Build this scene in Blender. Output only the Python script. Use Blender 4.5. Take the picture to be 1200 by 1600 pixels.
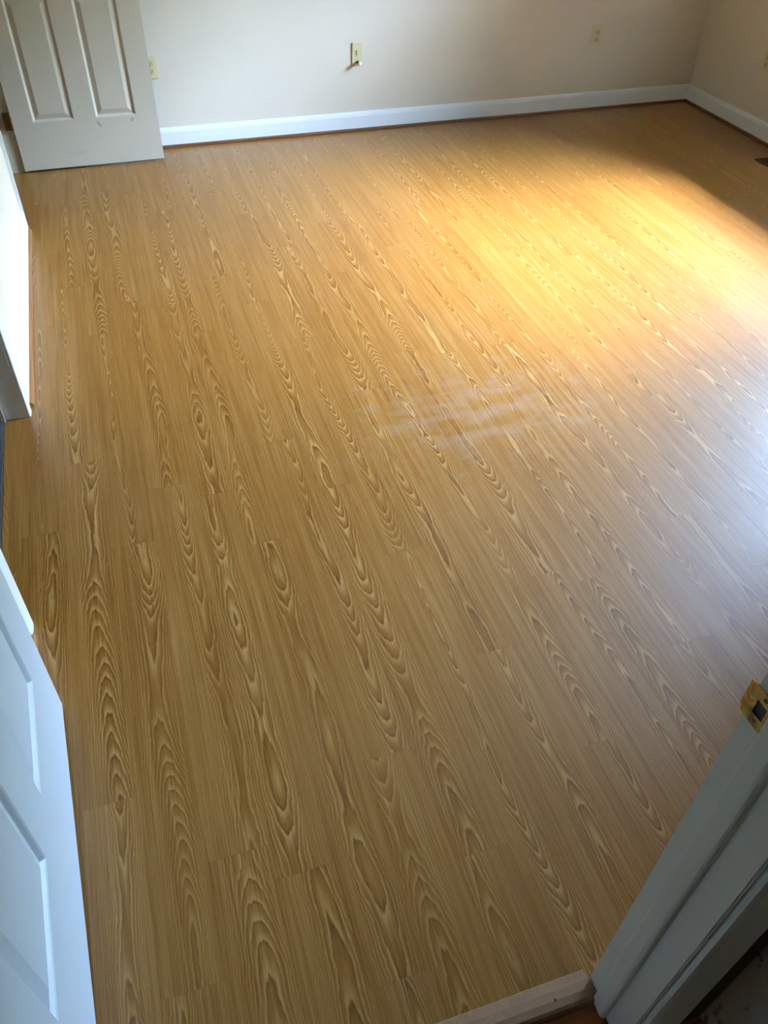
import bpy, bmesh, math, random
from mathutils import Matrix, Vector

S = bpy.context.scene
C = S.collection
for o in list(bpy.data.objects):
    bpy.data.objects.remove(o, do_unlink=True)

# ------------------------------------------------------------------ camera
CAM_H = 1.70
cam_d = bpy.data.cameras.new('camera')
cam_d.sensor_fit = 'HORIZONTAL'
cam_d.sensor_width = 36.0
cam_d.lens = 1262.1 / 1200.0 * 36.0
cam_d.clip_start = 0.02
cam = bpy.data.objects.new('camera', cam_d)
C.objects.link(cam)
right = Vector((0.95170023, -0.30648408, 0.01828057))
down = Vector((-0.19767574, -0.65720853, -0.72732472))
fwd = Vector((0.2349276, 0.68858148, -0.68604998))
m3 = Matrix((right, -down, -fwd)).transposed()
cam.matrix_world = Matrix.Translation((0, 0, CAM_H)) @ m3.to_4x4()
S.camera = cam

# ------------------------------------------------------------------ world, windows' daylight, exposure
W = bpy.data.worlds.new('sky')
S.world = W
W.use_nodes = True
wn = W.node_tree.nodes
wl = W.node_tree.links
sky = wn.new('ShaderNodeTexSky')
sky.sky_type = 'NISHITA'
sky.sun_disc = False
sky.sun_elevation = math.radians(48)
sky.sun_rotation = math.radians(90)
sky.air_density = 1.0
sky.dust_density = 0.6
sky.ozone_density = 1.6
wl.new(sky.outputs[0], wn['Background'].inputs['Color'])
wn['Background'].inputs['Strength'].default_value = 7.0

# the sun behind thin cloud: a broad soft source high over the window side of the house
sun_d = bpy.data.lights.new('hazy_sun', 'SUN')
sun_d.energy = 46.0
sun_d.angle = math.radians(46)
sun_d.color = (1.0, 0.98, 0.95)
sun = bpy.data.objects.new('hazy_sun', sun_d)
C.objects.link(sun)
sun.rotation_euler = Vector((-0.42, -0.06, -0.86)).to_track_quat('-Z', 'Y').to_euler()

S.view_settings.view_transform = 'Standard'
S.view_settings.look = 'None'
S.view_settings.gamma = 1.0
S.view_settings.use_curve_mapping = False
S.view_settings.exposure = 2.78

# ------------------------------------------------------------------ main dimensions (metres)
XL, XR = -0.455, 3.805          # left and right wall faces
YB = 5.004                      # back wall face
YN = 0.358                      # near wall, room face
YH = 0.240                      # near wall, hall face
ZC = 2.44                       # ceiling
JX = 0.559                      # right jamb of the entrance
DX = -0.365                     # left jamb of the entrance
D1A, D1B = 1.573, 2.515         # left doorway
D2A, D2B = 4.065, 4.815         # far left doorway
WZ0, WZ1 = 0.66, 2.24           # windows
WINS = [(2.36, 3.96)]
LT = 0.115                      # wall thickness

for i, (a, b) in enumerate(WINS):
    ld = bpy.data.lights.new('window_portal', 'AREA')
    ld.shape = 'RECTANGLE'
    ld.size = WZ1 - WZ0
    ld.size_y = b - a
    ld.cycles.is_portal = True
    lo = bpy.data.objects.new('window_portal', ld)
    C.objects.link(lo)
    lo.location = (XR + 0.16, (a + b) / 2, (WZ0 + WZ1) / 2)
    lo.rotation_euler = (0, math.radians(90), 0)

# ------------------------------------------------------------------ node helpers
class NB:
    def __init__(self, name):
        self.m = bpy.data.materials.new(name)
        self.m.use_nodes = True
        self.t = self.m.node_tree
        self.t.nodes.clear()
        self.out = self.n('ShaderNodeOutputMaterial')
    def n(self, typ, **kw):
        nd = self.t.nodes.new(typ)
        for k, v in kw.items():
            setattr(nd, k, v)
        return nd
    def put(self, sock, v):
        if isinstance(v, bpy.types.NodeSocket):
            self.t.links.new(v, sock)
        else:
            if hasattr(sock.default_value, '__len__') and not isinstance(v, (int, float)):
                if len(sock.default_value) == 4 and len(v) == 3:
                    v = (*v, 1)
            sock.default_value = v
    def math(self, op, a, b=None, c=None, clamp=False):
        nd = self.n('ShaderNodeMath', operation=op)
        nd.use_clamp = clamp
        self.put(nd.inputs[0], a)
        if b is not None:
            self.put(nd.inputs[1], b)
        if c is not None:
            self.put(nd.inputs[2], c)
        return nd.outputs[0]
    def vec(self, x, y, z):
        nd = self.n('ShaderNodeCombineXYZ')
        for i, v in enumerate((x, y, z)):
            self.put(nd.inputs[i], v)
        return nd.outputs[0]
    def noise(self, v, scale=1.0, detail=2.0, rough=0.5):
        nd = self.n('ShaderNodeTexNoise')
        self.put(nd.inputs['Vector'], v)
        nd.inputs['Scale'].default_value = scale
        nd.inputs['Detail'].default_value = detail
        nd.inputs['Roughness'].default_value = rough
        return nd.outputs['Fac']
    def ramp(self, f, stops, interp='LINEAR'):
        nd = self.n('ShaderNodeValToRGB')
        nd.color_ramp.interpolation = interp
        e = nd.color_ramp.elements
        while len(e) < len(stops):
            e.new(0.5)
        for i, (p, c) in enumerate(stops):
            e[i].position = p
            e[i].color = (*c, 1) if len(c) == 3 else c
        self.put(nd.inputs[0], f)
        return nd.outputs[0]
    def mix(self, f, a, b, blend='MIX'):
        nd = self.n('ShaderNodeMix', data_type='RGBA', blend_type=blend)
        self.put(nd.inputs[0], f)
        self.put(nd.inputs[6], a)
        self.put(nd.inputs[7], b)
        return nd.outputs[2]
    def remap(self, v, a, b, c, d):
        nd = self.n('ShaderNodeMapRange')
        self.put(nd.inputs[0], v)
        for i, x in enumerate((a, b, c, d)):
            nd.inputs[i + 1].default_value = x
        return nd.outputs[0]
    def bsdf(self, color, rough=0.5, metal=0.0, normal=None, spec=0.5, coat=None):
        b = self.n('ShaderNodeBsdfPrincipled')
        self.put(b.inputs['Base Color'], color)
        self.put(b.inputs['Roughness'], rough)
        self.put(b.inputs['Metallic'], metal)
        self.put(b.inputs['Specular IOR Level'], spec)
        if coat:
            b.inputs['Coat Weight'].default_value, b.inputs['Coat Roughness'].default_value = coat
        if normal is not None:
            self.put(b.inputs['Normal'], normal)
        self.t.links.new(b.outputs[0], self.out.inputs[0])
        return b
    def bump(self, h, strength=0.2, dist=0.001):
        nd = self.n('ShaderNodeBump')
        nd.inputs['Strength'].default_value = strength
        nd.inputs['Distance'].default_value = dist
        self.put(nd.inputs['Height'], h)
        return nd.outputs[0]
    def objc(self):
        return self.n('ShaderNodeTexCoord').outputs['Object']
    def pos(self):
        return self.n('ShaderNodeNewGeometry').outputs['Position']
    def sep(self, v):
        nd = self.n('ShaderNodeSeparateXYZ')
        self.put(nd.inputs[0], v)
        return nd.outputs[0], nd.outputs[1], nd.outputs[2]

def paint(name, col, rough=0.5, var=0.03, bump=0.1, scale=90):
    b = NB(name)
    p = b.pos()
    n1 = b.noise(p, 2.2, 3)
    c = b.mix(b.remap(n1, 0.3, 0.7, 0, 1), tuple(x * (1 - var) for x in col), tuple(min(1, x * (1 + var)) for x in col))
    b.bsdf(c, rough, normal=b.bump(b.noise(p, scale, 2), bump, 0.0015), spec=0.4)
    return b.m

def marked_paint(name, col, rough, marks):
    """paint with a few scuffs: marks = (x, y, z, radius, stretch xyz, darkness)"""
    b = NB(name)
    p = b.objc()
    n1 = b.noise(b.pos(), 2.2, 3)
    c = b.mix(b.remap(n1, 0.3, 0.7, 0, 1), tuple(x * 0.97 for x in col), col)
    wob = b.noise(p, 60, 2)
    x, y, z = b.sep(p)
    for (mx, my, mz, r, sl, k, dk) in marks:
        # an elongated scuff, slope sl in the x-z plane, k = length to width
        dx = b.math('SUBTRACT', x, mx)
        dz = b.math('SUBTRACT', z, mz)
        a = b.math('ADD', b.math('MULTIPLY', dx, math.cos(sl)), b.math('MULTIPLY', dz, math.sin(sl)))
        e = b.math('SUBTRACT', b.math('MULTIPLY', dz, math.cos(sl)), b.math('MULTIPLY', dx, math.sin(sl)))
        a = b.math('DIVIDE', a, r * k)
        e = b.math('DIVIDE', e, r)
        d = b.math('SQRT', b.math('ADD', b.math('MULTIPLY', a, a), b.math('MULTIPLY', e, e)))
        d = b.math('ADD', d, b.math('MULTIPLY', b.math('SUBTRACT', wob, 0.5), 1.4))
        f = b.remap(d, 0.5, 1.1, dk, 0.0)
        c = b.mix(f, c, (0.09, 0.08, 0.07))
    b.bsdf(c, rough, normal=b.bump(b.noise(p, 90, 2), 0.08, 0.0015), spec=0.4)
    return b.m

def plain_wood(name, light, dark, rough=0.4, axis=1):
    b = NB(name)
    x, y, z = b.sep(b.pos())
    cs = [x, y, z]
    v = [b.math('MULTIPLY', c, 3.0 if i == axis else 90.0) for i, c in enumerate(cs)]
    f = b.noise(b.vec(*v), 1.0, 4, 0.6)
    c = b.ramp(f, [(0.3, dark), (0.7, light)])
    b.bsdf(c, rough, normal=b.bump(f, 0.15, 0.0005))
    return b.m

def metal(name, col, rough, tarnish=None):
    b = NB(name)
    f = b.noise(b.objc(), 45, 2, 0.5)
    c = b.mix(b.remap(f, 0.45, 0.70, 0, 1), col, tarnish or tuple(x * 0.8 for x in col))
    b.bsdf(c, b.remap(f, 0.3, 0.7, rough - 0.06, rough + 0.12), 1.0)
    return b.m

def oak_floor(name):
    b = NB(name)
    u, v, _ = b.sep(b.objc())
    rnd = b.n('ShaderNodeObjectInfo').outputs['Random']
    w = b.n('ShaderNodeTexWhiteNoise', noise_dimensions='1D')
    b.put(w.inputs['W'], b.math('MULTIPLY', rnd, 91.7))
    r1, r2, r3 = b.sep(w.outputs['Color'])
    v2 = b.math('ADD', v, b.math('MULTIPLY', r1, 60.0))
    # heart of the flat-sawn figure wanders along the plank
    nc = b.noise(b.vec(3.1, v2, 0), 1.6, 1)
    cen = b.math('ADD', b.math('MULTIPLY', b.math('SUBTRACT', r2, 0.5), 0.060),
                 b.math('MULTIPLY', b.math('SUBTRACT', nc, 0.5), 0.075))
    wob = b.noise(b.vec(b.math('MULTIPLY', u, 22.0), b.math('MULTIPLY', v2, 9.0), rnd), 1.0, 4, 0.6)
    du = b.math('ADD', b.math('SUBTRACT', u, cen), b.math('MULTIPLY', b.math('SUBTRACT', wob, 0.5), 0.020))
    nd = b.noise(b.vec(7.7, v2, 0), 0.55, 3, 0.42)
    D = b.remap(nd, 0.30, 0.70, -0.004, 0.085)
    r = b.math('SQRT', b.math('ADD', b.math('MULTIPLY', du, du), b.math('MULTIPLY', D, D)))
    fine = b.noise(b.vec(b.math('MULTIPLY', u, 120.0), b.math('MULTIPLY', v2, 10.0), 0), 1.0, 2)
    ring = b.math('ADD', b.math('MULTIPLY', r, 300.0), b.math('MULTIPLY', b.math('SUBTRACT', fine, 0.5), 0.6))
    fr = b.math('FRACT', ring)
    prof = b.ramp(fr, [(0.0, (0.30,) * 3), (0.10, (1.0,) * 3), (0.32, (0.72,) * 3), (0.55, (0.45,) * 3), (0.80, (0.40,) * 3), (0.94, (0.14,) * 3)])
    # figure is strong at its heart and fades into quiet straight grain
    q = b.math('DIVIDE', du, 0.036)
    heart = b.math('POWER', 2.718, b.math('MULTIPLY', b.math('MULTIPLY', q, q), -1.0))
    quiet = b.remap(b.noise(b.vec(1.7, v2, rnd), 1.4, 1), 0.38, 0.58, 0.35, 1.0)
    amp = b.math('ADD', b.math('MULTIPLY', b.math('MULTIPLY', heart, quiet), 0.56), 0.30)
    fibre = b.noise(b.vec(b.math('MULTIPLY', u, 330.0), b.math('MULTIPLY', v2, 4.0), 1.3), 1.0, 3, 0.6)
    streak = b.noise(b.vec(b.math('MULTIPLY', u, 46.0), b.math('MULTIPLY', v2, 1.1), 4.0), 1.0, 2)
    t = b.math('ADD', 0.50, b.math('MULTIPLY', b.math('SUBTRACT', prof, 0.52), amp))
    t = b.math('ADD', t, b.math('MULTIPLY', b.math('SUBTRACT', fibre, 0.5), 0.80))
    t = b.math('ADD', t, b.math('MULTIPLY', b.math('SUBTRACT', streak, 0.5), 0.45))
    t = b.math('ADD', t, b.math('MULTIPLY', b.math('SUBTRACT', r3, 0.5), 0.04))
    col = b.ramp(t, [(0.05, (0.118, 0.040, 0.005)), (0.45, (0.250, 0.103, 0.0125)), (0.95, (0.430, 0.245, 0.073))])
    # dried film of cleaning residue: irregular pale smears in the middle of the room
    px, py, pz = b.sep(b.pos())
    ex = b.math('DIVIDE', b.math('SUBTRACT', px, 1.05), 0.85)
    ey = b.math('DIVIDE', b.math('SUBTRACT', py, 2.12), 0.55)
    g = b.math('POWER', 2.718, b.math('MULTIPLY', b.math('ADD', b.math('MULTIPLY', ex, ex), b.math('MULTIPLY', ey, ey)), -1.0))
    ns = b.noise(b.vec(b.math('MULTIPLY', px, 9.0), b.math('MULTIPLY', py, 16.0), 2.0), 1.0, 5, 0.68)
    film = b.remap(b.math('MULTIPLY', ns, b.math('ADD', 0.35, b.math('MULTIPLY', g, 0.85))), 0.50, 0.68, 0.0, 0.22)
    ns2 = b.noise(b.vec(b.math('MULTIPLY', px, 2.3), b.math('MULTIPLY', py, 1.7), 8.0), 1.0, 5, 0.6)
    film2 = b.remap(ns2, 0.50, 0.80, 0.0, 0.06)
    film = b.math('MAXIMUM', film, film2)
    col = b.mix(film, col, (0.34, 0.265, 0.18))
    # one small amber drip mark
    sx = b.math('DIVIDE', b.math('SUBTRACT', px, 1.72), 0.028)
    sy = b.math('DIVIDE', b.math('SUBTRACT', py, 2.18), 0.020)
    sp = b.math('SQRT', b.math('ADD', b.math('MULTIPLY', sx, sx), b.math('MULTIPLY', sy, sy)))
    col = b.mix(b.remap(sp, 0.7, 1.1, 0.75, 0.0), col, (0.32, 0.15, 0.04))
    h = b.math('ADD', b.math('MULTIPLY', fibre, 0.8), b.math('MULTIPLY', prof, 0.35))
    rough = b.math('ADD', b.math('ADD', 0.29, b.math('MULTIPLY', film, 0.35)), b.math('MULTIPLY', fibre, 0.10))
    b.bsdf(col, rough, normal=b.bump(h, 0.20, 0.0006), spec=0.68)
    return b.m

def carpet_mat(name):
    b = NB(name)
    f = b.noise(b.pos(), 420, 3, 0.7)
    c = b.ramp(f, [(0.35, (0.030, 0.032, 0.038)), (0.65, (0.135, 0.135, 0.140))])
    b.bsdf(c, 0.95, normal=b.bump(f, 0.8, 0.004), spec=0.1)
    return b.m

def glass_mat(name):
    b = NB(name)
    t = b.n('ShaderNodeBsdfTransparent')
    t.inputs[0].default_value = (0.96, 0.98, 0.98, 1)
    g = b.n('ShaderNodeBsdfGlossy')
    g.inputs['Roughness'].default_value = 0.02
    fr = b.n('ShaderNodeFresnel')
    fr.inputs[0].default_value = 1.45
    mx = b.n('ShaderNodeMixShader')
    b.t.links.new(fr.outputs[0], mx.inputs[0])
    b.t.links.new(t.outputs[0], mx.inputs[1])
    b.t.links.new(g.outputs[0], mx.inputs[2])
    b.t.links.new(mx.outputs[0], b.out.inputs[0])
    return b.m

def hall_wall_mat(name):
    """old paint with black scuffs low down"""
    b = NB(name)
    p = b.pos()
    x, y, z = b.sep(p)
    f = b.noise(b.vec(b.math('MULTIPLY', x, 20.0), b.math('MULTIPLY', y, 55.0), b.math('MULTIPLY', z, 30.0)), 1.0, 4, 0.65)
    low = b.remap(z, 0.02, 0.16, 0.16, 0.0)
    s = b.remap(b.math('ADD', f, low), 0.60, 0.68, 0.0, 0.85)
    c = b.mix(s, (0.50, 0.44, 0.36), (0.03, 0.028, 0.026))
    b.bsdf(c, 0.6, normal=b.bump(b.noise(p, 60, 2), 0.1, 0.001))
    return b.m

MAT = {
    'wall': paint('wall_paint', (0.65, 0.58, 0.47), 0.62, 0.02, 0.12),
    'ceiling': paint('ceiling_paint', (0.55, 0.53, 0.49), 0.8, 0.01, 0.2),
    'trim': paint('trim_paint', (0.71, 0.735, 0.745), 0.38, 0.015, 0.05),
    'door_a': marked_paint('entry_door_paint', (0.50, 0.57, 0.63), 0.40, []),
    'door_b': marked_paint('far_door_paint', (0.52, 0.465, 0.365), 0.45,
                           [(0.430, 0, 0.205, 0.006, -0.9, 3.5, 0.55), (0.600, 0, 0.215, 0.010, 1.2, 1.6, 0.35),
                            (0.300, 0, 0.070, 0.014, 0.1, 4.0, 0.08)]),
    'jamb': marked_paint('jamb_paint', (0.66, 0.64, 0.58), 0.42, [(0, 0, 0, 0.0001, 0, 1, 0)]),
    'oak': oak_floor('oak_plank'),
    'subfloor': plain_wood('subfloor_board', (0.10, 0.06, 0.03), (0.05, 0.03, 0.015), 0.9),
    'shoe': plain_wood('stained_shoe_moulding', (0.36, 0.17, 0.05), (0.20, 0.08, 0.022), 0.4),
    'shoe_dark': plain_wood('dark_shoe_moulding', (0.20, 0.075, 0.02), (0.10, 0.032, 0.010), 0.4, 0),
    'hallwood': plain_wood('hall_red_wood', (0.36, 0.095, 0.020), (0.12, 0.022, 0.005), 0.32, 0),
    'hallstrip': plain_wood('hall_dark_strip', (0.075, 0.026, 0.012), (0.030, 0.010, 0.006), 0.55, 2),
    'hallwall': hall_wall_mat('hall_wall_paint'),
    'brass': metal('worn_brass', (0.48, 0.31, 0.085), 0.28, (0.13, 0.08, 0.03)),
    'bronze': metal('dark_bronze', (0.16, 0.11, 0.06), 0.40, (0.06, 0.045, 0.03)),
    'ivory': paint('ivory_plastic', (0.62, 0.55, 0.32), 0.35, 0.01, 0.0),
    'ivory_dark': paint('ivory_plastic_face', (0.52, 0.45, 0.24), 0.35, 0.01, 0.0),
    'slot': paint('slot_dark', (0.03, 0.025, 0.02), 0.6, 0.0, 0.0),
    'whitetip': paint('white_connector', (0.82, 0.80, 0.76), 0.4, 0.0, 0.0),
    'vent': metal('bronze_register', (0.10, 0.085, 0.055), 0.5, (0.05, 0.045, 0.03)),
    'carpet': carpet_mat('charcoal_carpet'),
    'glass': glass_mat('window_glass'),
    'light_block_hedge': paint('light_block_leaves', (0.055, 0.085, 0.03), 0.8, 0.35, 0.8, 14),
    'ground': paint('lawn', (0.10, 0.11, 0.05), 0.95, 0.25, 0.5, 8),
}
def strip_mat():
    b = NB('champagne_strip')
    f = b.noise(b.pos(), 700, 2, 0.6)
    g = b.noise(b.pos(), 60, 3, 0.6)
    c = b.mix(b.remap(f, 0.60, 0.66, 0, 0.55), (0.31, 0.185, 0.11), (0.66, 0.50, 0.36))
    c = b.mix(b.remap(g, 0.4, 0.7, 0, 0.35), c, (0.19, 0.125, 0.08))
    b.bsdf(c, 0.38, 0.25, normal=b.bump(f, 0.15, 0.0006))
    return b.m
MAT['strip'] = strip_mat()

# ------------------------------------------------------------------ mesh helpers
def link(name, me, mat, parent=None):
    o = bpy.data.objects.new(name, me)
    C.objects.link(o)
    if mat is not None and not me.materials:
        me.materials.append(MAT[mat] if isinstance(mat, str) else mat)
    if parent is not None:
        o.parent = parent
    return o

def mesh_from(name, bm, smooth=False):
    bmesh.ops.recalc_face_normals(bm, faces=bm.faces[:])
    me = bpy.data.meshes.new(name)
    bm.to_mesh(me)
    bm.free()
    if smooth:
        for p in me.polygons:
            p.use_smooth = True
    return me

def add_box(bm, x0, x1, y0, y1, z0, z1):
    vs = [bm.verts.new((x, y, z)) for x in (x0, x1) for y in (y0, y1) for z in (z0, z1)]
    for f in ((0, 1, 3, 2), (4, 6, 7, 5), (0, 4, 5, 1), (2, 3, 7, 6), (0, 2, 6, 4), (1, 5, 7, 3)):
        bm.faces.new([vs[i] for i in f])

def boxes(name, lst, mat, parent=None, bevel=0.0):
    bm = bmesh.new()
    for b in lst:
        add_box(bm, *b)
    if bevel:
        bmesh.ops.bevel(bm, geom=bm.edges[:], offset=bevel, segments=2, affect='EDGES', profile=0.5)
    return link(name, mesh_from(name, bm), mat, parent)

def extrude_profile(bm, prof, a, b, frame):
    """prof: list of (s, t); frame(s, t, l) -> xyz; swept from l=a to l=b and capped"""
    n = len(prof)
    A = [bm.verts.new(frame(s, t, a)) for s, t in prof]
    B = [bm.verts.new(frame(s, t, b)) for s, t in prof]
    for i in range(n):
        j = (i + 1) % n
        bm.faces.new((A[i], A[j], B[j], B[i]))
    bm.faces.new(A[::-1])
    bm.faces.new(B)

def sweep(name, prof, a, b, frame, mat, parent=None):
    bm = bmesh.new()
    extrude_profile(bm, prof, a, b, frame)
    return link(name, mesh_from(name, bm), mat, parent)

def tag(o, label=None, cat=None, group=None, kind=None):
    if label:
        o['label'] = label
    if cat:
        o['category'] = cat
    if group:
        o['group'] = group
    if kind:
        o['kind'] = kind
    return o

def empty(name, loc=(0, 0, 0), rz=0.0):
    o = bpy.data.objects.new(name, None)
    C.objects.link(o)
    o.location = loc
    o.rotation_euler = (0, 0, rz)
    o.empty_display_size = 0.1
    return o

def struct(o, label=None):
    o['kind'] = 'structure'
    if label:
        o['label'] = label
    return o

# ------------------------------------------------------------------ floor and its planks
random.seed(11)
PW, PL, PX0 = 0.12474, 1.2208, -0.2221
PT = 0.006
floor = boxes('floor', [(-0.53, XR, YN - 0.02, YB, -0.05, -PT - 0.0005)], 'subfloor')
struct(floor, 'wood-look oak plank floor with cathedral grain and pale smears')
KNOWN = {-1: 0.989, 0: 0.564, 1: 0.794, 3: 0.464, 4: 0.921, 5: 0.645, 6: 1.532, 7: 1.124, 8: 0.803,
         10: 1.275, 11: 1.000, 13: 1.428, 16: 1.579, 17: 1.900}

def plank_mesh(x0, x1, y0, y1):
    g, c, d = 0.00004, 0.00010, 0.0004
    x0 += g; x1 -= g; y0 += g; y1 -= g
    bm = bmesh.new()
    def ring(i, z):
        return [bm.verts.new(p) for p in ((x0 + i, y0 + i, z), (x1 - i, y0 + i, z), (x1 - i, y1 - i, z), (x0 + i, y1 - i, z))]
    r0, r1, r2 = ring(0, -PT), ring(0, -d), ring(c, 0)
    for a, b in ((r0, r1), (r1, r2)):
        for i in range(4):
            j = (i + 1) % 4
            bm.faces.new((a[i], a[j], b[j], b[i]))
    bm.faces.new(r2)
    bm.faces.new(r0[::-1])
    return mesh_from('plank', bm)

full_plank = plank_mesh(-PW / 2, PW / 2, -PL / 2, PL / 2)
FX0, FX1, FY0, FY1 = -0.525, XR, YN - 0.006, YB
for k in range(-3, 34):
    cx0 = PX0 + PW * k
    cx1 = cx0 + PW
    ax, bx = max(cx0, FX0), min(cx1, FX1)
    if bx - ax < 0.004:
        continue
    j = KNOWN.get(k, random.random() * PL)
    while j > FY0:
        j -= PL
    while j < FY1:
        ay, by = max(j, FY0), min(j + PL, FY1)
        if by - ay > 0.004:
            mx, my = (cx0 + cx1) / 2, j + PL / 2
            fullp = abs(bx - ax - PW) < 1e-6 and abs(by - ay - PL) < 1e-6
            me = full_plank if fullp else plank_mesh(ax - mx, bx - mx, ay - my, by - my)
            p = link('plank', me, 'oak', floor)
            p.location = (mx, my, 0)
        j += PL

# carpet beyond the left doorway, bare boards in the far closet, hall boards
carpet = boxes('floor_carpet', [(-1.75, -0.527, 1.15, 2.95, -0.05, 0.004)], 'carpet')
struct(carpet, 'charcoal carpet beyond the left doorway')
closet_floor = boxes('floor_closet', [(-1.35, -0.527, 3.55, YB, -0.05, -0.001)], 'shoe')
struct(closet_floor, 'wooden floor inside the far left doorway')
hall_floor = empty('floor_hall', (0, 0, 0))
struct(hall_floor, 'red-brown wooden hall floor beyond the metal strip')
for i in range(8):
    y1 = YN - 0.022 - 0.083 * i
    o = boxes('floorboard', [(-0.9, 1.3, y1 - 0.0825, y1, -0.03, -0.008)], 'hallwood', hall_floor, 0.0006)
boxes('underlay', [(-0.9, 1.3, -0.9, YN - 0.022, -0.06, -0.0305)], 'subfloor', hall_floor)

# ------------------------------------------------------------------ walls, ceiling
wall_back = struct(boxes('wall_back', [(XL - LT, XR + 0.16, YB, YB + LT, 0, ZC)], 'wall'), 'off-white painted back wall with white baseboard')
wall_left = struct(boxes('wall_left', [
    (XL - LT, XL, YN, D1A - 0.0185, 0, ZC), (XL - LT, XL, D1A - 0.0185, D1B + 0.0185, 2.051, ZC),
    (XL - LT, XL, D1B + 0.0185, D2A - 0.0185, 0, ZC), (XL - LT, XL, D2A - 0.0185, D2B + 0.0185, 2.051, ZC),
    (XL - LT, XL, D2B + 0.0185, YB, 0, ZC)], 'wall'), 'painted left wall with two doorways')
segs, y = [], YN
for a, b in WINS:
    segs += [(XR, XR + 0.16, y, a, 0, ZC), (XR, XR + 0.16, a, b, 0, WZ0), (XR, XR + 0.16, a, b, WZ1, ZC)]
    y = b
segs.append((XR, XR + 0.16, y, YB, 0, ZC))
wall_right = struct(boxes('wall_right', segs, 'wall'), 'off-white painted right wall with windows')
wall_near = struct(boxes('wall_near', [
    (-1.2, DX - 0.02, YH, YN, -0.03, ZC), (JX + 0.02, XR + 0.16, YH, YN, -0.03, ZC),
    (DX - 0.02, JX + 0.02, YH, YN, 2.07, ZC)], 'wall'), 'near wall around the entrance doorway')
ceiling = struct(boxes('ceiling', [(-1.8, XR + 0.16, -0.95, YB + LT, ZC, ZC + 0.1)], 'ceiling'), 'white ceiling')
struct(boxes('wall_side_room', [(-1.85, -1.75, 1.05, 3.05, 0, ZC), (-1.75, XL - LT, 1.05, 1.15, 0, ZC), (-1.75, XL - LT, 2.95, 3.05, 0, ZC)], 'wall'),
       'walls of the carpeted room beyond the left doorway')
struct(boxes('wall_closet', [(-1.45, -1.35, 3.45, YB + LT, 0, ZC), (-1.35, XL - LT, 3.45, 3.55, 0, ZC), (-1.35, XL - LT, YB, YB + LT, 0, ZC)], 'wall'),
       'walls beyond the far left doorway')
HX = 0.712
struct(boxes('wall_hall_right', [(HX, HX + 0.1, -0.9, YH - 0.001, -0.008, ZC)], 'hallwall'), 'scuffed beige hall wall beside the entrance')
struct(boxes('wall_hall_left', [(-1.0, -0.9, -0.9, YH, -0.03, ZC)], 'wall'), 'hall wall on the left')
struct(boxes('wall_hall_rear', [(-1.0, HX + 0.1, -1.0, -0.9, -0.03, ZC)], 'wall'), 'hall wall behind the viewer')
ground = struct(boxes('ground', [(XR + 0.17, 60, -50, 55, -0.5, -0.45)], 'ground'), 'unseen lawn added outside the window')  # out of view, added for its effect on the wall brightness
def light_block_hedge():  # unseen planting, added to hold low daylight off the walls
    bm = bmesh.new()
    rnd = random.Random(4)
    ny, nz = 120, 14
    def grid(x, sgn):
        rows = []
        for j in range(nz + 1):
            rows.append([bm.verts.new((x + sgn * (0.25 * rnd.random() + 0.5 * math.sin(math.pi * (0.08 + 0.84 * j / nz))),
                                       -22 + 48 * i / ny, -0.45 + (4.2 + 0.30 * math.sin(i * 0.7) + 0.25 * rnd.random()) * j / nz)) for i in range(ny + 1)])
        return rows
    A, B = grid(9.6, -1), grid(10.4, 1)
    for G in (A, B):
        for j in range(nz):
            for i in range(ny):
                bm.faces.new((G[j][i], G[j][i + 1], G[j + 1][i + 1], G[j + 1][i]))
    for i in range(ny):
        bm.faces.new((A[nz][i], A[nz][i + 1], B[nz][i + 1], B[nz][i]))
    return link('light_block_hedge', mesh_from('light_block_hedge', bm), 'light_block_hedge', ground)
light_block_hedge()

# ------------------------------------------------------------------ baseboards and shoe mouldings
BB = [(0, 0.010), (0.0135, 0.010), (0.0135, 0.084), (0.0115, 0.090), (0.0110, 0.095), (0.0065, 0.103), (0.005, 0.108), (0, 0.108)]
SH = [(0.0, 0.0), (0.013, 0.0), (0.0128, 0.006), (0.0105, 0.012), (0.006, 0.0155), (0.0, 0.0165)]
def fr_back(s, t, l): return (l, YB - s, t)
def fr_left(s, t, l): return (XL + s, l, t)
def fr_right(s, t, l): return (XR - s, l, t)
def fr_near(s, t, l): return (l, YN + s, t)
n_trim = 0
def board(side, frame, a, b, shoe_mat, ext=0.0):
    o = sweep('baseboard_' + side, BB, a, b, frame, 'trim')
    struct(o, 'white baseboard along the %s wall' % side)
    sh = sweep('shoe_moulding', [(s + 0.0136, t) for s, t in SH], a + ext, b - ext, frame, shoe_mat, o)
    return o
board('back', fr_back, XL + 0.0005, XR - 0.0005, 'shoe_dark')
board('right', fr_right, YN + 0.03, YB - 0.014, 'shoe_dark')
board('left', fr_left, D1B + 0.060, D2A - 0.0190, 'shoe')
board('left', fr_left, YN + 0.03, D1A - 0.060, 'shoe')

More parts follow.
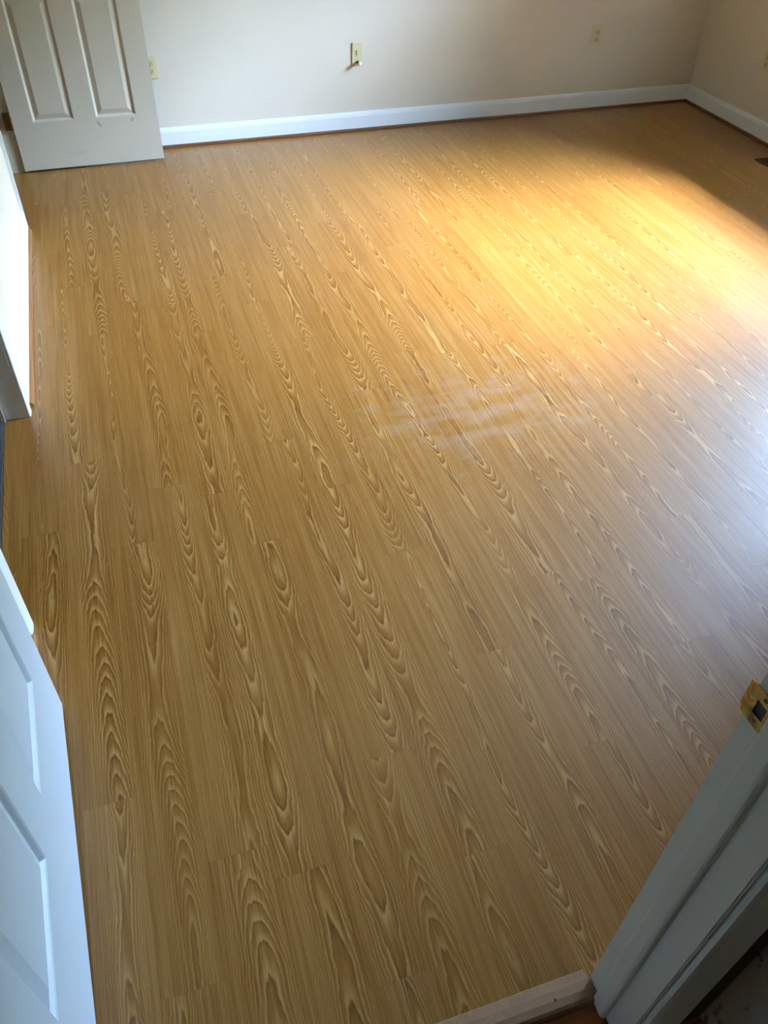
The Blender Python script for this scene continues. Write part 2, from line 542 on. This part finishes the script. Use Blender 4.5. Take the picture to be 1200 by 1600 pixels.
# ------------------------------------------------------------------ door casings and jambs on the left wall
CAS = [(0, 0), (0.0105, 0), (0.0135, 0.004), (0.0150, 0.012), (0.0150, 0.036), (0.0125, 0.047), (0.0100, 0.054), (0.0085, 0.057), (0, 0.057)]
def doorway(idx, a, b, near_case, far_case, label, paintname='trim'):
    root = struct(empty('trim_%d' % idx, (XL, a, 0)), label)
    def put(name, bm, mat=None):
        o = link(name, mesh_from(name, bm), mat or paintname, root)
        o.location = (-XL, -a, 0)
        return o
    jt = 0.018
    for (y0, y1, sy0, sy1) in ((a - jt, a, a, a + 0.011), (b, b + jt, b - 0.011, b)):
        edge = 0.0145 if (not near_case and y1 == a) else 0.001
        bm = bmesh.new(); add_box(bm, XL - LT - 0.001, XL + edge, y0, y1, 0.0006, 2.05); put('jamb', bm, 'trim' if y1 == a else None)
        bm = bmesh.new(); add_box(bm, XL - 0.105, XL - 0.068, sy0, sy1, 0.0006, 2.04); put('door_stop', bm)
    bm = bmesh.new(); add_box(bm, XL - LT - 0.001, XL + 0.001, a, b, 2.032, 2.05); put('jamb', bm)
    if near_case:
        bm = bmesh.new(); extrude_profile(bm, CAS, 0.0006, 2.10, lambda s, t, l: (XL + s + 0.001, a - 0.001 - t, l)); put('casing', bm)
    if far_case:
        bm = bmesh.new(); extrude_profile(bm, CAS, 0.0006, 2.10, lambda s, t, l: (XL + s + 0.001, b + 0.001 + t, l)); put('casing', bm)
    bm = bmesh.new(); extrude_profile(bm, CAS, a - 0.001, b + 0.001, lambda s, t, l: (XL + s + 0.001, l, 2.043 + t)); put('casing', bm)
    return root
doorway(1, D1A, D1B, True, True, 'white casing and jamb of the carpeted doorway on the left wall')
t2 = doorway(2, D2A, D2B, False, True, 'off-white door frame of the far left doorway', 'door_b')

# ------------------------------------------------------------------ panelled doors
def panel_rings(bm, x0, x1, z0, z1, y, sgn):
    prof = [(0.0, 0.0), (0.004, 0.0022), (0.0105, 0.0085), (0.0145, 0.0090), (0.034, 0.0030), (0.037, 0.0020)]
    prev = None
    for i, d in prof:
        r = [bm.verts.new(p) for p in ((x0 + i, y - sgn * d, z0 + i), (x1 - i, y - sgn * d, z0 + i), (x1 - i, y - sgn * d, z1 - i), (x0 + i, y - sgn * d, z1 - i))]
        if prev:
            for a in range(4):
                c = (a + 1) % 4
                bm.faces.new((prev[a], prev[c], r[c], r[a]))
        prev = r
    bm.faces.new(prev)

def panel_door(name, width, height, thick, cols, rows, mat, loc, rz, label):
    """local x from the hinge along the leaf, local y through it, z up; the face towards -y is y = 0"""
    root = struct(empty(name, loc, rz), label)
    xs = sorted({0, width, *[v for c in cols for v in c]})
    zs = sorted({0, height, *[v for r in rows for v in r]})
    bm = bmesh.new()
    cache = {}
    def V(x, y, z):
        k = (round(x, 5), round(y, 5), round(z, 5))
        if k not in cache:
            cache[k] = bm.verts.new(k)
        return cache[k]
    for i in range(len(xs) - 1):
        for j in range(len(zs) - 1):
            if (xs[i], xs[i + 1]) in cols and (zs[j], zs[j + 1]) in rows:
                continue
            for y in (0, thick):
                bm.faces.new((V(xs[i], y, zs[j]), V(xs[i + 1], y, zs[j]), V(xs[i + 1], y, zs[j + 1]), V(xs[i], y, zs[j + 1])))
    for j in range(len(zs) - 1):
        for x in (0, width):
            bm.faces.new((V(x, 0, zs[j]), V(x, thick, zs[j]), V(x, thick, zs[j + 1]), V(x, 0, zs[j + 1])))
    for i in range(len(xs) - 1):
        for z in (0, height):
            bm.faces.new((V(xs[i], 0, z), V(xs[i], thick, z), V(xs[i + 1], thick, z), V(xs[i + 1], 0, z)))
    link('slab', mesh_from('slab', bm), mat, root)
    for c in cols:
        for r in rows:
            bm = bmesh.new()
            panel_rings(bm, c[0], c[1], r[0], r[1], 0, -1)
            panel_rings(bm, c[0], c[1], r[0], r[1], thick, 1)
            me = bpy.data.meshes.new('panel')
            bm.to_mesh(me); bm.free()
            link('panel', me, mat, root)
    return root

# entry door, swung open along the left wall: hinge near the entrance, free edge into the room
EA = math.atan2(1.2732 - 0.5569, -0.3722 + 0.3355)
EW = 0.914
ex = -0.3722 - EW * math.cos(EA)
ey = 1.2732 - EW * math.sin(EA)
entry = panel_door('door_1', EW, 2.02, 0.035, [(0.122, 0.387), (0.509, 0.774)], [(0.285, 0.83), (1.03, 1.62), (1.735, 1.90)],
                   'door_a', (ex, ey, 0.015), EA, 'white six-panel entry door swung open along the left wall')
# far door, swung open so that it stands in front of the back wall
far = panel_door('door_2', 0.738, 2.02, 0.035, [(0.102, 0.307), (0.419, 0.626)], [(0.238, 0.80), (1.00, 1.60), (1.71, 1.88)],
                 'door_b', (-0.453, 4.799, 0.012), 0.0096, 'off-white panelled door standing open in front of the back wall')

def hinge(parent, z, mat):
    bm = bmesh.new()
    bmesh.ops.create_cone(bm, cap_ends=True, segments=12, radius1=0.006, radius2=0.006, depth=0.089,
                          matrix=Matrix.Translation((-0.004, -0.004, z)))
    add_box(bm, -0.0385, -0.004, -0.0015, 0.0012, z - 0.044, z + 0.044)
    return link('hinge', mesh_from('hinge', bm), mat, parent)
for z in (0.255, 1.05, 1.83):
    hinge(far, z, 'bronze')
# leaf of the hinge lies on the jamb face: rebate face y = D2B
# ------------------------------------------------------------------ entrance frame (right jamb with strike plate, hall casing)
ent = struct(empty('trim_3', (JX, YN, 0)), 'grey-white entrance door jamb with brass strike plate')
def eput(name, bm, mat='jamb', smooth=False):
    o = link(name, mesh_from(name, bm, smooth), mat, ent)
    o.location = (-JX, -YN, 0)
    return o
bm = bmesh.new(); add_box(bm, JX, JX + 0.02, YH, YN, -0.006, 2.07)
bmesh.ops.bevel(bm, geom=[e for e in bm.edges if abs(e.verts[0].co.z - e.verts[1].co.z) > 1], offset=0.0025, segments=3, affect='EDGES')
eput('jamb', bm)
STOP = [(0.0, 0.3260), (0.0060, 0.3258), (0.0085, 0.3245), (0.0098, 0.3215), (0.0100, 0.2985), (0.0094, 0.2945), (0.0075, 0.2915), (0.0045, 0.2900), (0.0, 0.2895)]
bm = bmesh.new(); extrude_profile(bm, STOP, -0.006, 2.04, lambda s, t, l: (JX - s, t, l)); eput('door_stop', bm)
bm = bmesh.new(); add_box(bm, DX - 0.02, DX, YH, YN, -0.006, 2.07); eput('jamb', bm)
bm = bmesh.new(); add_box(bm, DX, JX, YH, YN, 2.05, 2.07); eput('jamb', bm)
HCAS = [(0.0, 0.002), (0.005, 0.0), (0.0095, 0.002), (0.0115, 0.006), (0.0095, 0.0105), (0.008, 0.013), (0.0105, 0.018), (0.014, 0.060), (0.016, 0.074), (0.015, 0.080), (0, 0.080)]
bm = bmesh.new(); extrude_profile(bm, HCAS, -0.008, 2.12, lambda s, t, l: (JX + 0.006 + t, YH - s, l)); eput('casing', bm, 'trim')
bm = bmesh.new(); extrude_profile(bm, HCAS, -0.008, 2.12, lambda s, t, l: (DX - 0.006 - t, YH - s, l)); eput('casing', bm, 'trim')
bm = bmesh.new(); add_box(bm, JX + 0.0865, HX - 0.0005, YH - 0.006, YH - 0.0005, 0.035, 2.3)
eput('dark_strip', bm, 'hallstrip')  # dark brown strip between the hall casing and the side wall
bm = bmesh.new(); add_box(bm, JX + 0.0865, HX - 0.0005, YH - 0.016, YH - 0.0005, -0.008, 0.034)
eput('base_block', bm, 'shoe')

# strike plate: flat brass plate let into the jamb with a curled lip and a latch hole
def strike_plate():
    bm = bmesh.new()
    prof = [(0.3275, 0.0012), (0.3325, 0.0012), (0.3480, 0.0012), (0.3570, 0.0012), (0.3620, 0.0005), (0.3665, -0.0018), (0.3700, -0.0058)]
    zm = 0.941
    zs = [0.9135, 0.9225, 0.9300, 0.9520, 0.9595, 0.9685]
    grid = []
    for iy, (y, s_) in enumerate(prof):
        k = (1, 1, 1, 1, 0.90, 0.80, 0.66)[iy]      # the lip narrows
        grid.append([bm.verts.new((JX - s_, y, zm + (z - zm) * k)) for z in zs])
    for i in range(len(prof) - 1):
        for j in range(len(zs) - 1):
            if i == 1 and j == 2:
                continue    # latch hole
            bm.faces.new((grid[i][j], grid[i + 1][j], grid[i + 1][j + 1], grid[i][j + 1]))
    bmesh.ops.recalc_face_normals(bm, faces=bm.faces[:])
    bmesh.ops.solidify(bm, geom=bm.faces[:], thickness=0.0011)
    return bm
sp = eput('strike_plate', strike_plate(), 'brass')
sp['label'] = 'brass strike plate'
def sub(name, bm, mat, parent):
    return link(name, mesh_from(name, bm), mat, parent)
bm = bmesh.new(); add_box(bm, JX - 0.0006, JX - 0.0002, 0.3315, 0.3490, 0.9290, 0.9530); sub('latch_hole', bm, 'slot', sp)
for z in (0.9215, 0.9605):
    bm = bmesh.new()
    bmesh.ops.create_cone(bm, cap_ends=True, segments=14, radius1=0.0036, radius2=0.0028, depth=0.0012,
                          matrix=Matrix.Translation((JX - 0.0022, 0.3400, z)) @ Matrix.Rotation(math.radians(-90), 4, 'Y'))
    sub('screw', bm, 'bronze', sp)

# ------------------------------------------------------------------ metal reducer strip at the entrance
strip = tag(empty('threshold_strip', (0.1, 0.34, 0)), 'champagne metal threshold strip between oak floor and hall floor', 'threshold')
PR = [(0.317, -0.008), (0.318, 0.001), (0.3215, 0.0085), (0.327, 0.0120), (0.340, 0.0128), (0.356, 0.0095), (0.3735, 0.0022), (0.375, 0.0003), (0.352, 0.0003), (0.352, -0.008)]
bm = bmesh.new(); extrude_profile(bm, PR, DX + 0.002, JX - 0.004, lambda s, t, l: (l - 0.1, s - 0.34, t))
link('strip_body', mesh_from('strip_body', bm), 'strip', strip)
for x in (-0.25, 0.10, 0.478):
    bm = bmesh.new()
    bmesh.ops.create_uvsphere(bm, u_segments=10, v_segments=6, radius=0.0032, matrix=Matrix.Translation((x - 0.1, 0.001, 0.0122)) @ Matrix.Diagonal((1, 1, 0.45, 1)))
    link('screw', mesh_from('screw', bm, True), 'bronze', strip)

# ------------------------------------------------------------------ wall plates
def plate_body(w, h, d):
    bm = bmesh.new()
    add_box(bm, -w / 2, w / 2, -d, 0, -h / 2, h / 2)
    front = [e for e in bm.edges if all(v.co.y < -d + 1e-5 for v in e.verts)]
    bmesh.ops.bevel(bm, geom=front, offset=0.0025, segments=2, affect='EDGES')
    return mesh_from('cover_plate', bm)
def round_face(w, h, d0, d1):
    bm = bmesh.new()
    n = 20
    A, B = [], []
    for i in range(n):
        a = 2 * math.pi * i / n
        x = max(-w / 2, min(w / 2, math.cos(a) * w * 0.58))
        z = max(-h / 2, min(h / 2, math.sin(a) * h * 0.62))
        A.append(bm.verts.new((x, -d0, z)))
        B.append(bm.verts.new((x, -d1, z)))
    for i in range(n):
        j = (i + 1) % n
        bm.faces.new((A[i], A[j], B[j], B[i]))
    bm.faces.new(B)
    bmesh.ops.recalc_face_normals(bm, faces=bm.faces[:])
    return mesh_from('receptacle', bm)
PLATE = plate_body(0.070, 0.115, 0.006)
RECEPT = round_face(0.034, 0.028, 0.005, 0.0085)
bm = bmesh.new(); add_box(bm, -0.0075, -0.0055, -0.0088, -0.0070, -0.003, 0.006); add_box(bm, 0.0055, 0.0075, -0.0088, -0.0070, -0.003, 0.006); add_box(bm, -0.002, 0.002, -0.0088, -0.0070, -0.011, -0.007)
SLOTS = mesh_from('slots', bm)
bm = bmesh.new(); bmesh.ops.create_uvsphere(bm, u_segments=10, v_segments=6, radius=0.003, matrix=Matrix.Translation((0, -0.006, 0)) @ Matrix.Diagonal((1, 0.5, 1, 1)))
SCREW = mesh_from('screw', bm)
def outlet(loc, rz, label):
    o = tag(empty('wall_outlet', loc, rz), label, 'outlet', 'ivory wall outlets')
    link('cover_plate', PLATE, 'ivory', o)
    for z in (0.0195, -0.0195):
        r = link('receptacle', RECEPT, 'ivory_dark', o)
        r.location = (0, 0, z)
        link('slots', SLOTS, 'slot', r)
    link('screw', SCREW, 'ivory_dark', o)
    return o
outlet((0.300, YB, 0.422), 0, 'ivory wall outlet half hidden by the edge of the open panelled door')
outlet((3.026, YB, 0.432), 0, 'ivory wall outlet on the back wall near the right corner')
outlet((XR, 4.340, 0.405), math.radians(-90), 'ivory wall outlet on the right side wall')
# plate with a plugged-in cable connector in the middle of the back wall
cp = tag(empty('cable_plate', (1.471, YB, 0.418)), 'ivory cable wall plate with a plug at its lower end, middle of the back wall', 'wall plate')
link('cover_plate', plate_body(0.062, 0.122, 0.006), 'ivory', cp)
bm = bmesh.new(); add_box(bm, -0.005, 0.005, -0.0095, -0.005, -0.006, 0.022); bmesh.ops.bevel(bm, geom=bm.edges[:], offset=0.0015, segments=2, affect='EDGES')
link('toggle_slot', mesh_from('toggle_slot', bm), 'ivory_dark', cp)
bm = bmesh.new()
bmesh.ops.create_cone(bm, cap_ends=True, segments=16, radius1=0.009, radius2=0.008, depth=0.026, matrix=Matrix.Translation((0.002, -0.019, -0.040)) @ Matrix.Rotation(math.radians(90), 4, 'X'))
plug = link('plug', mesh_from('plug', bm), 'bronze', cp)
bm = bmesh.new()
bmesh.ops.create_uvsphere(bm, u_segments=14, v_segments=9, radius=0.0115, matrix=Matrix.Translation((0.006, -0.036, -0.041)) @ Matrix.Diagonal((1, 0.8, 1, 1)))
link('plug_tip', mesh_from('plug_tip', bm, True), 'whitetip', plug)

# ------------------------------------------------------------------ floor register near the right wall
vent = tag(empty('floor_vent', (3.64, 3.79, 0)), 'dark bronze floor vent register by the right baseboard', 'vent')
vw, vl = 0.125, 0.30
boxes('vent_frame', [(-vw / 2, vw / 2, -vl / 2, -vl / 2 + 0.018, 0.0002, 0.005), (-vw / 2, vw / 2, vl / 2 - 0.018, vl / 2, 0.0002, 0.005),
                     (-vw / 2, -vw / 2 + 0.018, -vl / 2 + 0.018, vl / 2 - 0.018, 0.0002, 0.005), (vw / 2 - 0.018, vw / 2, -vl / 2 + 0.018, vl / 2 - 0.018, 0.0002, 0.005)], 'vent', vent)
boxes('vent_well', [(-vw / 2 + 0.018, vw / 2 - 0.018, -vl / 2 + 0.018, vl / 2 - 0.018, 0.0002, 0.0008)], 'slot', vent)
bm = bmesh.new(); add_box(bm, -vw / 2 + 0.018, vw / 2 - 0.018, -0.0035, 0.0035, 0.0009, 0.004); LOUV = mesh_from('louver', bm)
for i in range(16):
    l = link('louver', LOUV, 'vent', vent)
    l.location = (0, -vl / 2 + 0.027 + i * 0.0164, 0)

# ------------------------------------------------------------------ windows in the right wall
def window(idx, a, b):
    root = struct(empty('window_%d' % idx, (XR, a, WZ0)), 'white double-hung window in the right wall')
    def put(name, lst, mat='trim', parent=root):
        bm = bmesh.new()
        for x in lst:
            add_box(bm, *x)
        o = link(name, mesh_from(name, bm), mat, parent)
        if parent is root:
            o.location = (-XR, -a, -WZ0)
        return o
    e = 0.0006
    put('window_frame', [(XR - 0.001, XR + 0.16, a - 0.0, a + 0.025, WZ0 + e, WZ1 - e), (XR - 0.001, XR + 0.16, b - 0.025, b, WZ0 + e, WZ1 - e),
                         (XR - 0.001, XR + 0.16, a + 0.025, b - 0.025, WZ0 + e, WZ0 + 0.025), (XR - 0.001, XR + 0.16, a + 0.025, b - 0.025, WZ1 - 0.025, WZ1 - e)])
    put('window_casing', [(XR - 0.016, XR - 0.001, a - 0.055, a + 0.004, WZ0 - 0.02, WZ1 + 0.06), (XR - 0.016, XR - 0.001, b - 0.004, b + 0.055, WZ0 - 0.02, WZ1 + 0.06),
                          (XR - 0.016, XR - 0.001, a + 0.004, b - 0.004, WZ1 - 0.004, WZ1 + 0.06)])
    put('window_sill', [(XR - 0.05, XR - 0.001, a - 0.058, b + 0.058, WZ0 - 0.024, WZ0 + 0.002)])
    zm = (WZ0 + WZ1) / 2
    for (x0, z0, z1) in ((XR + 0.07, WZ0 + 0.025, zm + 0.02), (XR + 0.105, zm - 0.02, WZ1 - 0.025)):
        s = 0.035
        sash = put('sash', [(x0, x0 + 0.03, a + 0.025, a + 0.025 + s, z0, z1), (x0, x0 + 0.03, b - 0.025 - s, b - 0.025, z0, z1),
                            (x0, x0 + 0.03, a + 0.025 + s, b - 0.025 - s, z0, z0 + s), (x0, x0 + 0.03, a + 0.025 + s, b - 0.025 - s, z1 - s, z1)])
        put('pane', [(x0 + 0.013, x0 + 0.017, a + 0.025 + s, b - 0.025 - s, z0 + s, z1 - s)], 'glass', sash)
for i, (a, b) in enumerate(WINS):
    window(i + 1, a, b)
